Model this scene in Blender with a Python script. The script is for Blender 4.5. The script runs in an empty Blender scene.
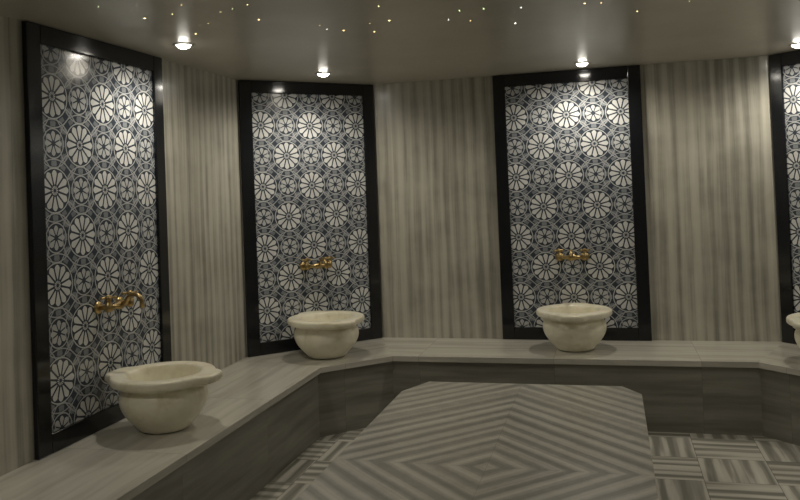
import bpy, bmesh, math, random
from mathutils import Vector, Matrix
random.seed(11)
D=bpy.data
COL=bpy.context.scene.collection

# ------------------------------------------------------------ room dimensions (metres)
d=0.7616; L=2.846; LA=5.10; BH=0.4534; CH=2.4034; BW=0.65
V=[(-d,-d-LA),(-d,-d),(0,0),(L,0),(L+d,-d),(L+d,-d-LA),(L,-2*d-LA),(0,-2*d-LA)]
V=[Vector((a,b)) for a,b in V]
WN=['west','northwest','north','northeast','east','southeast','south','southwest']

# ------------------------------------------------------------ helpers
def link(o,parent=None):
    COL.objects.link(o)
    if parent: o.parent=parent
    return o
def mesh_obj(name,verts,faces,mat=None,parent=None,smooth=False,bevel=0,M=None,segs=2):
    me=D.meshes.new(name); me.from_pydata([tuple(v) for v in verts],[],faces); me.update()
    bm=bmesh.new(); bm.from_mesh(me); bmesh.ops.recalc_face_normals(bm,faces=bm.faces); bm.to_mesh(me); bm.free()
    o=D.objects.new(name,me); link(o,parent)
    if mat: me.materials.append(mat)
    if smooth:
        for p in me.polygons: p.use_smooth=True
    if bevel:
        b=o.modifiers.new('bev','BEVEL'); b.width=bevel; b.segments=segs; b.limit_method='ANGLE'
    if M is not None: o.matrix_local=M
    return o
def prism(name,poly,z0,z1,mat,parent=None,bevel=0,M=None):
    n=len(poly)
    vs=[(p[0],p[1],z0) for p in poly]+[(p[0],p[1],z1) for p in poly]
    fs=[list(range(n))[::-1],list(range(n,2*n))]+[[i,(i+1)%n,n+(i+1)%n,n+i] for i in range(n)]
    return mesh_obj(name,vs,fs,mat,parent,False,bevel,M)
def box(name,x0,x1,y0,y1,z0,z1,mat,parent=None,bevel=0,M=None):
    return prism(name,[(x0,y0),(x1,y0),(x1,y1),(x0,y1)],z0,z1,mat,parent,bevel,M)
def empty(name,M):
    e=D.objects.new(name,None); COL.objects.link(e); e.empty_display_size=.1; e.matrix_world=M; return e
def frame_at(p0,p1,t=0.0,z=0.0):
    """local x along wall (p0->p1), local y pointing OUT of the room"""
    dx=(p1-p0).normalized(); n=Vector((-dx.y,dx.x))
    o=p0+dx*t
    return Matrix(((dx.x,n.x,0,o.x),(dx.y,n.y,0,o.y),(0,0,1,z),(0,0,0,1)))

class NT:
    def __init__(s,name):
        s.m=D.materials.new(name); s.m.use_nodes=True; s.t=s.m.node_tree; s.t.nodes.clear()
        s.out=s.t.nodes.new('ShaderNodeOutputMaterial'); s.b=s.t.nodes.new('ShaderNodeBsdfPrincipled')
        s.t.links.new(s.b.outputs[0],s.out.inputs[0])
    def set(s,sock,v):
        if isinstance(v,bpy.types.NodeSocket): s.t.links.new(v,sock)
        else: sock.default_value=v
    def m_(s,op,*a,clamp=False):
        n=s.t.nodes.new('ShaderNodeMath'); n.operation=op; n.use_clamp=clamp
        for i,x in enumerate(a): s.set(n.inputs[i],x)
        return n.outputs[0]
    def obj(s):
        n=s.t.nodes.new('ShaderNodeTexCoord'); return n.outputs['Object']
    def xyz(s,v):
        n=s.t.nodes.new('ShaderNodeSeparateXYZ'); s.set(n.inputs[0],v); return n.outputs
    def comb(s,x,y,z):
        n=s.t.nodes.new('ShaderNodeCombineXYZ')
        for i,a in enumerate((x,y,z)): s.set(n.inputs[i],a)
        return n.outputs[0]
    def noise(s,v,scale,detail=3,rough=.55,dist=0):
        n=s.t.nodes.new('ShaderNodeTexNoise'); s.set(n.inputs['Vector'],v)
        n.inputs['Scale'].default_value=scale; n.inputs['Detail'].default_value=detail
        n.inputs['Roughness'].default_value=rough; n.inputs['Distortion'].default_value=dist
        return n.outputs[0]
    def white(s,v):
        n=s.t.nodes.new('ShaderNodeTexWhiteNoise'); n.noise_dimensions='1D'; s.set(n.inputs['W'],v); return n.outputs[0]
    def ramp(s,f,stops):
        n=s.t.nodes.new('ShaderNodeValToRGB'); s.set(n.inputs[0],f); e=n.color_ramp.elements
        while len(e)<len(stops): e.new(.5)
        for i,(p,c) in enumerate(stops): e[i].position=p; e[i].color=(c[0],c[1],c[2],1)
        return n.outputs[0]
    def mix(s,f,a,b,typ='RGBA',blend='MIX'):
        n=s.t.nodes.new('ShaderNodeMix'); n.data_type=typ; n.blend_type=blend
        i=(6,7,2) if typ=='RGBA' else (2,3,0)
        s.set(n.inputs[0],f)
        for k,x in ((i[0],a),(i[1],b)):
            s.set(n.inputs[k],(*x,1) if isinstance(x,tuple) and len(x)==3 else x)
        return n.outputs[i[2]]
    def fin(s,col,rough=.3,metal=0,bump=None,bs=.1,bd=.01):
        s.set(s.b.inputs['Base Color'],(*col,1) if isinstance(col,tuple) else col)
        s.set(s.b.inputs['Roughness'],rough); s.b.inputs['Metallic'].default_value=metal
        if bump is not None:
            n=s.t.nodes.new('ShaderNodeBump'); n.inputs['Strength'].default_value=bs; n.inputs['Distance'].default_value=bd
            s.set(n.inputs['Height'],bump); s.t.links.new(n.outputs[0],s.b.inputs['Normal'])
        return s.m

# vertical-veined wall marble: broad soft columns with finer veins
def mat_wall():
    n=NT('striped_wall_marble'); X,Y,Z=n.xyz(n.obj())
    wob=n.m_('MULTIPLY',n.m_('SUBTRACT',n.noise(n.comb(X,0.,Z),.8,1),.5),.03)
    xs=n.m_('ADD',X,wob)
    slab=n.m_('FLOOR',n.m_('DIVIDE',n.m_('ADD',X,.1525),.305)); sh=n.m_('MULTIPLY',n.white(slab),7.)
    xq=n.m_('ADD',xs,sh)
    a=n.noise(n.comb(xs,0.,n.m_('MULTIPLY',Z,.02)),8,1,.5)
    b=n.noise(n.comb(xq,3.,n.m_('MULTIPLY',Z,.03)),48,2,.6)
    ph=n.m_('ADD',n.m_('MULTIPLY',xs,2*math.pi/.078),n.m_('MULTIPLY',n.noise(n.comb(xs,9.,0.),3.5,1),7.))
    w=n.m_('SINE',ph)
    c=n.noise(n.comb(X,5.,Z),3,3,.6)
    f=n.m_('ADD',n.m_('ADD',n.m_('MULTIPLY',a,.34),n.m_('MULTIPLY',b,.34)),n.m_('ADD',n.m_('MULTIPLY',c,.32),n.m_('MULTIPLY',w,.060)))
    col=n.ramp(f,[(.35,(.25,.243,.21)),(.43,(.335,.325,.28)),(.50,(.425,.41,.355)),(.58,(.50,.484,.42)),(.70,(.575,.56,.49))])
    fx=n.m_('ABSOLUTE',n.m_('WRAP',X,.1525,-.1525)); j=n.m_('GREATER_THAN',fx,.1515)
    col=n.mix(n.m_('MULTIPLY',j,.3),col,(.08,.075,.065))
    return n.fin(col,.22)
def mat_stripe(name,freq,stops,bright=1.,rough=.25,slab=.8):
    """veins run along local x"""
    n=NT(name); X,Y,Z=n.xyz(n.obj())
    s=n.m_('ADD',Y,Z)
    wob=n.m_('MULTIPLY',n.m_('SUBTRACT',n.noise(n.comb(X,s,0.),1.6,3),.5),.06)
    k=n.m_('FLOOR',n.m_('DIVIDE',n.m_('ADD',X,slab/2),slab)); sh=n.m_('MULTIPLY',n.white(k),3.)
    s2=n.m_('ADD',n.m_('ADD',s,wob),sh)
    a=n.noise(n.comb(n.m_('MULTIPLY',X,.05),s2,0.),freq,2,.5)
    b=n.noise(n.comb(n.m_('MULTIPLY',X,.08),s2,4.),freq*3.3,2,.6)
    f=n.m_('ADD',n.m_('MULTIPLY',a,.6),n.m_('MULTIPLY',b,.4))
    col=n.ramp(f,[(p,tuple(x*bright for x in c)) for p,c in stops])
    fx=n.m_('ABSOLUTE',n.m_('WRAP',X,slab/2,-slab/2)); j=n.m_('GREATER_THAN',fx,slab/2-.0015)
    col=n.mix(n.m_('MULTIPLY',j,.4),col,(.1,.095,.08))
    return n.fin(col,rough)
def mat_diamond():
    n=NT('nested_diamond_platform_marble'); X,Y,Z=n.xyz(n.obj())
    s=n.m_('ADD',n.m_('ABSOLUTE',X),n.m_('ABSOLUTE',Y))
    wob=n.m_('MULTIPLY',n.m_('SUBTRACT',n.noise(n.comb(X,Y,0.),3,3),.5),.025)
    s2=n.m_('ADD',s,wob)
    w=n.m_('SINE',n.m_('ADD',n.m_('MULTIPLY',s2,2*math.pi/.13),.6))
    a=n.noise(n.comb(s2,0.,0.),9,2,.6)
    b=n.noise(n.comb(s2,n.m_('MULTIPLY',n.m_('GREATER_THAN',X,0.),.3),6.),50,1,.6)
    c=n.noise(n.comb(X,Y,2.),12,4,.6)
    f=n.m_('ADD',n.m_('ADD',n.m_('MULTIPLY',w,.10),n.m_('MULTIPLY',a,.60)),n.m_('ADD',n.m_('MULTIPLY',b,.22),n.m_('MULTIPLY',c,.18)))
    col=n.ramp(f,[(.34,(.225,.22,.193)),(.46,(.305,.298,.262)),(.55,(.41,.40,.352)),(.68,(.51,.50,.445))])
    m=n.m_('MINIMUM',n.m_('ABSOLUTE',X),n.m_('ABSOLUTE',Y)); j=n.m_('LESS_THAN',m,.0012)
    col=n.mix(n.m_('MULTIPLY',j,.35),col,(.1,.095,.08))
    return n.fin(col,.28)
def mat_floor():
    n=NT('striped_parquet_floor_marble'); X,Y,Z=n.xyz(n.obj()); T=.36
    ix=n.m_('FLOOR',n.m_('DIVIDE',X,T)); iy=n.m_('FLOOR',n.m_('DIVIDE',Y,T))
    par=n.m_('GREATER_THAN',n.m_('WRAP',n.m_('ADD',n.m_('ADD',ix,iy),.5),2.,0.),1.)
    s=n.mix(par,X,Y,'FLOAT'); t=n.mix(par,Y,X,'FLOAT')
    sh=n.m_('MULTIPLY',n.white(n.m_('ADD',ix,n.m_('MULTIPLY',iy,17.3))),5.)
    w=n.m_('SINE',n.m_('MULTIPLY',n.m_('ADD',s,n.m_('MULTIPLY',n.noise(n.comb(X,Y,0.),3,2),.02)),2*math.pi/.09))
    a=n.noise(n.comb(n.m_('ADD',s,sh),n.m_('MULTIPLY',t,.05),0.),18,2,.55)
    f=n.m_('ADD',n.m_('MULTIPLY',w,.12),n.m_('MULTIPLY',a,.9))
    col=n.ramp(f,[(.30,(.25,.245,.21)),(.42,(.37,.36,.315)),(.50,(.56,.55,.485)),(.7,(.68,.665,.60))])
    e=n.m_('MAXIMUM',n.m_('ABSOLUTE',n.m_('WRAP',n.m_('ADD',X,T/2),T/2,-T/2)),n.m_('ABSOLUTE',n.m_('WRAP',n.m_('ADD',Y,T/2),T/2,-T/2)))
    col=n.mix(n.m_('MULTIPLY',n.m_('GREATER_THAN',e,T/2-.002),.6),col,(.07,.068,.06))
    return n.fin(col,.22)
def mat_tile():
    n=NT('geometric_rosette_tile'); X,Y,Z=n.xyz(n.obj()); a=.19; b=.22; z0=1.642
    def loc(ox,oz):
        x=n.m_('WRAP',n.m_('SUBTRACT',X,ox),a,-a); z=n.m_('WRAP',n.m_('SUBTRACT',Z,z0+oz),b,-b)
        r=n.m_('SQRT',n.m_('ADD',n.m_('MULTIPLY',x,x),n.m_('MULTIPLY',z,z)))
        return x,z,r
    def near(p,q):
        x1,z1,r1=loc(*p); x2,z2,r2=loc(*q); s=n.m_('LESS_THAN',r2,r1)
        return n.mix(s,x1,x2,'FLOAT'),n.mix(s,z1,z2,'FLOAT'),n.m_('MINIMUM',r1,r2),n.m_('MAXIMUM',r1,r2)
    def band(r,lo,hi): return n.m_('MULTIPLY',n.m_('GREATER_THAN',r,lo),n.m_('LESS_THAN',r,hi))
    def mul(*v):
        o=v[0]
        for x in v[1:]: o=n.m_('MULTIPLY',o,x)
        return o
    xe,ze,re,re2=near((0,0),(a,b)); xo,zo,ro,ro_2=near((a,0),(0,b))
    te=n.m_('ARCTAN2',xe,ze); to=n.m_('ARCTAN2',xo,zo)
    ce=n.m_('ABSOLUTE',n.m_('COSINE',n.m_('MULTIPLY',te,6.)))
    co=n.m_('ABSOLUTE',n.m_('COSINE',n.m_('MULTIPLY',to,4.)))
    pe=mul(n.m_('GREATER_THAN',n.m_('MULTIPLY',ce,re),.027),n.m_('LESS_THAN',re,n.m_('ADD',.076,n.m_('MULTIPLY',ce,.020))),n.m_('GREATER_THAN',re,.028),.9)
    hub=n.m_('MULTIPLY',band(re,.009,.022),n.m_('ADD',.55,n.m_('MULTIPLY',n.m_('COSINE',n.m_('MULTIPLY',te,12.)),.45)))
    ring=n.m_('MULTIPLY',band(re,.101,.107),.76)
    po=mul(n.m_('GREATER_THAN',n.m_('MULTIPLY',co,ro),.013),n.m_('LESS_THAN',ro,n.m_('ADD',.040,n.m_('MULTIPLY',co,.018))),n.m_('GREATER_THAN',ro,.014),.74)
    ro2=n.m_('MULTIPLY',band(ro,.066,.072),.68)
    arc=n.m_('MULTIPLY',n.m_('MAXIMUM',n.m_('MAXIMUM',band(re,.143,.149),band(re2,.143,.149)),n.m_('MAXIMUM',band(ro,.110,.116),band(ro_2,.190,.196))),.64)
    arc=n.m_('MULTIPLY',arc,n.m_('GREATER_THAN',re,.107))
    dots=mul(band(re,.113,.136),n.m_('GREATER_THAN',n.m_('COSINE',n.m_('MULTIPLY',te,12.)),.0),.44)
    seg=mul(band(ro,.080,.103),n.m_('GREATER_THAN',n.m_('COSINE',n.m_('MULTIPLY',to,8.)),.0),n.m_('GREATER_THAN',re,.112),.46)
    f=pe
    for x in (hub,ring,po,ro2,arc,dots,seg): f=n.m_('MAXIMUM',f,x)
    f=n.m_('MULTIPLY',f,n.m_('ADD',.85,n.m_('MULTIPLY',n.noise(n.obj(),9,3),.3)))
    col=n.ramp(f,[(0.,(.046,.058,.078)),(.4,(.16,.18,.21)),(1.,(.76,.77,.765))])
    return n.fin(col,.16)
def mat_cream():
    n=NT('cream_marble'); o=n.obj()
    a=n.noise(o,9,5,.6,.4); b=n.noise(o,40,3,.6)
    f=n.m_('ADD',n.m_('MULTIPLY',a,.75),n.m_('MULTIPLY',b,.25))
    col=n.ramp(f,[(.32,(.70,.655,.49)),(.5,(.86,.82,.665)),(.68,(.92,.89,.76))])
    m=n.fin(col,.3); n.b.inputs['Subsurface Weight'].default_value=.15; n.b.inputs['Subsurface Radius'].default_value=(.03,.02,.01)
    return m
def mat_ceiling():
    n=NT('satin_stretch_ceiling'); a=n.noise(n.obj(),2.2,4,.6)
    col=n.ramp(a,[(.3,(.50,.47,.405)),(.7,(.58,.55,.475))])
    return n.fin(col,.32,bump=n.noise(n.obj(),1.5,2),bs=.25,bd=.02)
def mat_plain(name,col,rough,metal=0,var=.15,sc=30):
    n=NT(name); a=n.noise(n.obj(),sc,3)
    c=n.mix(a,tuple(x*(1-var) for x in col),tuple(min(1,x*(1+var)) for x in col))
    return n.fin(c,rough,metal)
def mat_emit(name,col,s):
    n=NT(name); n.b.inputs['Base Color'].default_value=(0,0,0,1)
    n.b.inputs['Emission Color'].default_value=(*col,1); n.b.inputs['Emission Strength'].default_value=s
    return n.m

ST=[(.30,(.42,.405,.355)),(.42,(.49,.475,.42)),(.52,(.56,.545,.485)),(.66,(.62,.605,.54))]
SF=[(.30,(.15,.145,.125)),(.42,(.22,.213,.185)),(.52,(.28,.272,.24)),(.66,(.36,.35,.31))]  # bench front stops: darker than the top, its shade put into the marble colour
MW=mat_wall(); MT=mat_stripe('bench_top_marble',8,ST,1.0,.2,.9); MF=mat_stripe('shaded_bench_front_marble',9,SF,.8,.3,.9)
MD=mat_diamond(); MFl=mat_floor(); MTile=mat_tile(); MC=mat_cream(); MCe=mat_ceiling()
MB=mat_plain('black_granite',(.010,.0112,.014),.12,0,.3,60)
MG=mat_plain('aged_brass',(.46,.34,.16),.30,1,.1)
MSt=mat_plain('brushed_steel',(.6,.58,.54),.3,1,.05)
ME=mat_emit('lamp_glow',(1,.95,.84),40)

# ------------------------------------------------------------ shell
def offs(w):
    """polygon offset inward by w"""
    out=[]; n=len(V)
    for i in range(n):
        p=V[i]; e0=(p-V[i-1]).normalized(); e1=(V[(i+1)%n]-p).normalized()
        n0=Vector((e0.y,-e0.x)); n1=Vector((e1.y,-e1.x))
        k=(n0+n1); k=k/(k.length_squared)*2
        out.append(p+k*w)
    return out
O=offs(-.15)
floor=prism('floor',[tuple(p) for p in O],-.1,0,MFl)
ceil=prism('ceiling',[tuple(p) for p in O],CH,CH+.1,MCe)
for i,nm in enumerate(WN):
    p0,p1=V[i],V[(i+1)%8]; M=frame_at(p0,p1); Mi=M.inverted()
    pl=[Mi@Vector((q.x,q.y,0)) for q in (p0,p1,O[(i+1)%8],O[i])]
    prism('wall_'+nm,[(q.x,q.y) for q in pl],0,CH,MW,None,0,M)

# ------------------------------------------------------------ bench
bench=empty('marble_bench',Matrix.Identity(4))
IN=offs(BW); IN2=offs(BW-.025)
for i,nm in enumerate(WN):
    if nm=='south': continue
    p0,p1=V[i],V[(i+1)%8]; M=frame_at(p0,p1); Mi=M.inverted()
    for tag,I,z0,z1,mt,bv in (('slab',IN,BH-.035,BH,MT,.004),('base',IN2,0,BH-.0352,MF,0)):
        pl=[Mi@Vector((q.x,q.y,0)) for q in (p0,p1,I[(i+1)%8],I[i])]
        prism(tag+'_'+nm,[(q.x,q.y) for q in pl],z0,z1,mt,bench,0,M)

# ------------------------------------------------------------ heated platform
pc=Vector((1.2,-2.58)); hx=.668; hy=1.40
px=[(-hx,-hy+.12),(-hx+.1,-hy),(hx-.1,-hy),(hx,-hy+.12),(hx,hy-.16),(hx-.10,hy),(-hx+.11,hy),(-hx,hy-.24)]
plat=empty('marble_platform',Matrix.Translation((pc.x,pc.y,0)))
prism('top_slab',px,.385,.42,MD,plat,.004)
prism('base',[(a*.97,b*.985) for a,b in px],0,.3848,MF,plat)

# ------------------------------------------------------------ tile panels
def panel(i,t,w):
    M=frame_at(V[i],V[(i+1)%8],t+w/2,0)
    e=empty('mosaic_tile_panel',M); z0=BH+.001; z1=CH-.002; f=.089; h=w/2-.004
    t_=.028
    box('tile_field',-h+f-.005,h-f+.005,-.012,-.001,z0+f-.005,z1-f+.005,MTile,e,0,Matrix.Identity(4))
    box('frame_left',-h,-h+f,-t_,-.001,z0,z1,MB,e,.004)
    box('frame_right',h-f,h,-t_,-.001,z0,z1,MB,e,.004)
    box('frame_top',-h+f,h-f,-t_,-.001,z1-f,z1,MB,e,.004)
    box('frame_bottom',-h+f,h-f,-t_,-.001,z0,z0+f,MB,e,.004)
    return M
Wd=(V[2]-V[1]).length
g=1.0125
panels=[(0,LA-g-1.115,1.115),(1,0,Wd),(2,.9366,1.0571),(3,0,Wd),(4,g,1.0728),(4,LA-1.0-1.06,1.06),(0,1.0,1.06)]
PM=[panel(*p) for p in panels]

# ------------------------------------------------------------ tubes / faucets
def tube(name,path,rad,mat,parent,seg=14,caps=True):
    path=[Vector(p) for p in path]; n=len(path); vs=[];fs=[]
    if not hasattr(rad,'__len__'): rad=[rad]*n
    up=None
    for i,p in enumerate(path):
        t=(path[min(i+1,n-1)]-path[max(i-1,0)]).normalized()
        if up is None: up=t.orthogonal().normalized()
        else: up=(up-t*up.dot(t)).normalized()
        s=t.cross(up)
        for k in range(seg):
            an=2*math.pi*k/seg; vs.append(p+(up*math.cos(an)+s*math.sin(an))*rad[i])
    for i in range(n-1):
        for k in range(seg):
            fs.append([i*seg+k,i*seg+(k+1)%seg,(i+1)*seg+(k+1)%seg,(i+1)*seg+k])
    if caps: fs.append(list(range(seg))[::-1]); fs.append([(n-1)*seg+k for k in range(seg)])
    return mesh_obj(name,vs,fs,mat,parent,True)
def faucet(M,z):
    e=empty('brass_faucet',M@Matrix.Translation((0,0,z)))
    for sx,s in ((-.09,'left'),(.09,'right')):
        tube('escutcheon_'+s,[(sx,-.0125,0),(sx,-.018,0),(sx,-.026,0),(sx,-.028,0)],[.032,.032,.022,.012],MG,e,20)
        tube('inlet_'+s,[(sx,-.024,0),(sx,-.05,0),(sx,-.075,0)],[.012,.012,.013],MG,e)
        tube('bonnet_'+s,[(sx,-.075,-.022),(sx,-.075,-.015),(sx,-.075,.015),(sx,-.075,.024),(sx,-.075,.045)],[.010,.020,.020,.014,.010],MG,e)
        hz=.05
        tube('handle_hub_'+s,[(sx,-.075,hz-.012),(sx,-.075,hz-.008),(sx,-.075,hz+.008),(sx,-.075,hz+.014)],[.008,.014,.014,.006],MG,e)
        for k in range(4):
            an=math.pi/4+k*math.pi/2; c,sn=math.cos(an),math.sin(an)
            tube('handle_spoke_%s_%d'%(s,k+1),[(sx+c*r,-.075+sn*r,hz) for r in (.005,.02,.030,.036,.040)],[.005,.005,.008,.009,.004],MG,e,10)
    tube('mixer_body',[(-.09,-.075,0),(-.05,-.075,0),(-.03,-.075,0),(-.015,-.075,0),(.015,-.075,0),(.03,-.075,0),(.05,-.075,0),(.09,-.075,0)],[.013,.013,.015,.021,.021,.015,.013,.013],MG,e)
    sp=[(0,-.08,0)]
    for k in range(9):
        an=math.pi*.92*k/8; sp.append((0,-.115-.045*(1-math.cos(an)),.015+.04*math.sin(an)))
    sp.append((0,-.205,-.012))
    tube('spout',sp,[.013]+[.011]*9+[.012],MG,e)
FZ=BH+.60
for M in PM: faucet(M,FZ)

# ------------------------------------------------------------ basins (lugs point to and from the wall)
def basin(x,y,ang,sc=1.0,sz=1.0):
    prof=[(0,0,0),(.110,0,0),(.126,.008,0),(.143,.03,0),(.180,.066,0),(.205,.105,0),(.215,.14,0),(.211,.172,0),(.196,.194,0),(.192,.200,0),
          (.197,.207,.2),(.228,.213,.8),(.248,.220,1),(.254,.229,1),(.254,.247,1),(.249,.256,1),(.239,.260,.9),
          (.190,.260,.2),(.180,.256,.1),(.173,.24,0),(.162,.18,0),(.132,.12,0),(.08,.09,0),(0,.083,0)]
    N=96; vs=[];fs=[];idx=[]
    for r,z,l in prof:
        r*=sc; z*=sz
        if r==0: idx.append([len(vs)]); vs.append((0,0,z)); continue
        row=[]
        for k in range(N):
            t=2*math.pi*k/N; c=abs(math.cos(t))
            lug=1/(1+math.exp(-(c-.945)*90))
            rr=r+l*lug*.045*sc
            row.append(len(vs)); vs.append((rr*math.cos(t),rr*math.sin(t),z))
        idx.append(row)
    for a,b in zip(idx,idx[1:]):
        for k in range(N):
            k2=(k+1)%N
            if len(a)==1: fs.append([a[0],b[k2],b[k]])
            elif len(b)==1: fs.append([a[k],a[k2],b[0]])
            else: fs.append([a[k],a[k2],b[k2],b[k]])
    o=mesh_obj('marble_basin',vs,fs,MC,None,True)
    o.matrix_world=Matrix.Translation((x,y,BH+.0005))@Matrix.Rotation(ang,4,'Z')
    s=o.modifiers.new('sub','SUBSURF'); s.levels=1; s.render_levels=1
    return o
basin(-.428,-2.365,0,1.0,1.07)
basin(-.190,-.684,math.radians(-45),1.05,1.06)
basin(1.475,-.335,math.radians(90),1.0,1.06)
basin(3.0,-.64,math.radians(45),1.0,1.04)
basin(L+d-.34,-d-g-.53,0)
basin(L+d-.34,-d-LA+1.53,0)
basin(-d+.34,-d-LA+1.53,0)

# ------------------------------------------------------------ lights
def downlight(x,y,p):
    e=empty('recessed_downlight',Matrix.Translation((x,y,CH)))
    seg=28; vs=[];fs=[]
    pr=[(.055,0),(.055,-.004),(.049,-.008),(.040,-.006),(.037,0)]
    for r,z in pr:
        for k in range(seg): vs.append((r*math.cos(2*math.pi*k/seg),r*math.sin(2*math.pi*k/seg),z-.0005))
    for i in range(len(pr)-1):
        for k in range(seg): fs.append([i*seg+k,i*seg+(k+1)%seg,(i+1)*seg+(k+1)%seg,(i+1)*seg+k])
    mesh_obj('trim_ring',vs,fs,MSt,e,True)
    vs=[];fs=[]
    for j in range(6):
        an=j/6*math.pi/2
        for k in range(seg): vs.append((.038*math.cos(an)*math.cos(2*math.pi*k/seg),.038*math.cos(an)*math.sin(2*math.pi*k/seg),-.002-.022*math.sin(an)))
    vs.append((0,0,-.024))
    for j in range(5):
        for k in range(seg): fs.append([j*seg+k,j*seg+(k+1)%seg,(j+1)*seg+(k+1)%seg,(j+1)*seg+k])
    for k in range(seg): fs.append([5*seg+k,5*seg+(k+1)%seg,6*seg])
    mesh_obj('lens',vs,fs,ME,e,True)
    ld=D.lights.new('lamp','SPOT'); ld.energy=p; ld.color=(1,.92,.775); ld.spot_size=math.radians(172); ld.spot_blend=.8; ld.shadow_soft_size=.05
    lo=D.objects.new('lamp',ld); link(lo,e); lo.location=(0,0,-.08)
P=19.5
for x,y in ((-.42,-2.08),(-.12,-.75),(1.6,-.31),(2.93,-.42),(L+d-.3,-2.3),(L+d-.3,-4.4),(-d+.3,-4.4)): downlight(x,y,P)

cols=[(1,.85,.4),(.8,1,.5),(1,.7,.3),(1,1,.9)]
SM=[mat_emit('star_%d'%i,c,7) for i,c in enumerate(cols)]
me=D.meshes.new('fiber_optic_star_lights'); vs=[];fs=[];mi=[]
for k in range(230):
    x=random.uniform(-.35,L+.35); y=random.uniform(-5.6,-1.85)
    rad=random.choice((.002,.003,.0045)); b=len(vs)
    for q in range(8): vs.append((x+rad*math.cos(q*math.pi/4),y+rad*math.sin(q*math.pi/4),CH-.0015))
    fs.append([b+q for q in range(8)][::-1]); mi.append(random.randrange(4))
me.from_pydata(vs,[],fs)
for m in SM: me.materials.append(m)
for p,m in zip(me.polygons,mi): p.material_index=m
link(D.objects.new('fiber_optic_star_lights',me))

w=D.worlds.new('World'); bpy.context.scene.world=w; w.use_nodes=True
w.node_tree.nodes['Background'].inputs[0].default_value=(.1,.1,.1,1); w.node_tree.nodes['Background'].inputs[1].default_value=.2

# ------------------------------------------------------------ camera
yaw,pit,rol=-.2569,.0183,-.0385
F=Vector((math.sin(yaw)*math.cos(pit),math.cos(yaw)*math.cos(pit),math.sin(pit)))
R=Vector((math.cos(yaw),-math.sin(yaw),0)); U=R.cross(F)
R2=R*math.cos(rol)+U*math.sin(rol); U2=-R*math.sin(rol)+U*math.cos(rol)
cd=D.cameras.new('camera'); cam=D.objects.new('camera',cd); link(cam)
cam.matrix_world=Matrix(((R2.x,U2.x,-F.x,1.7382),(R2.y,U2.y,-F.y,-5.8587),(R2.z,U2.z,-F.z,BH+1.1317),(0,0,0,1)))
cd.sensor_width=36; cd.lens=790.57/800*36; cd.shift_y=-74.89/800; cd.clip_start=.05
bpy.context.scene.camera=cam
bpy.context.scene.view_settings.view_transform='Standard'
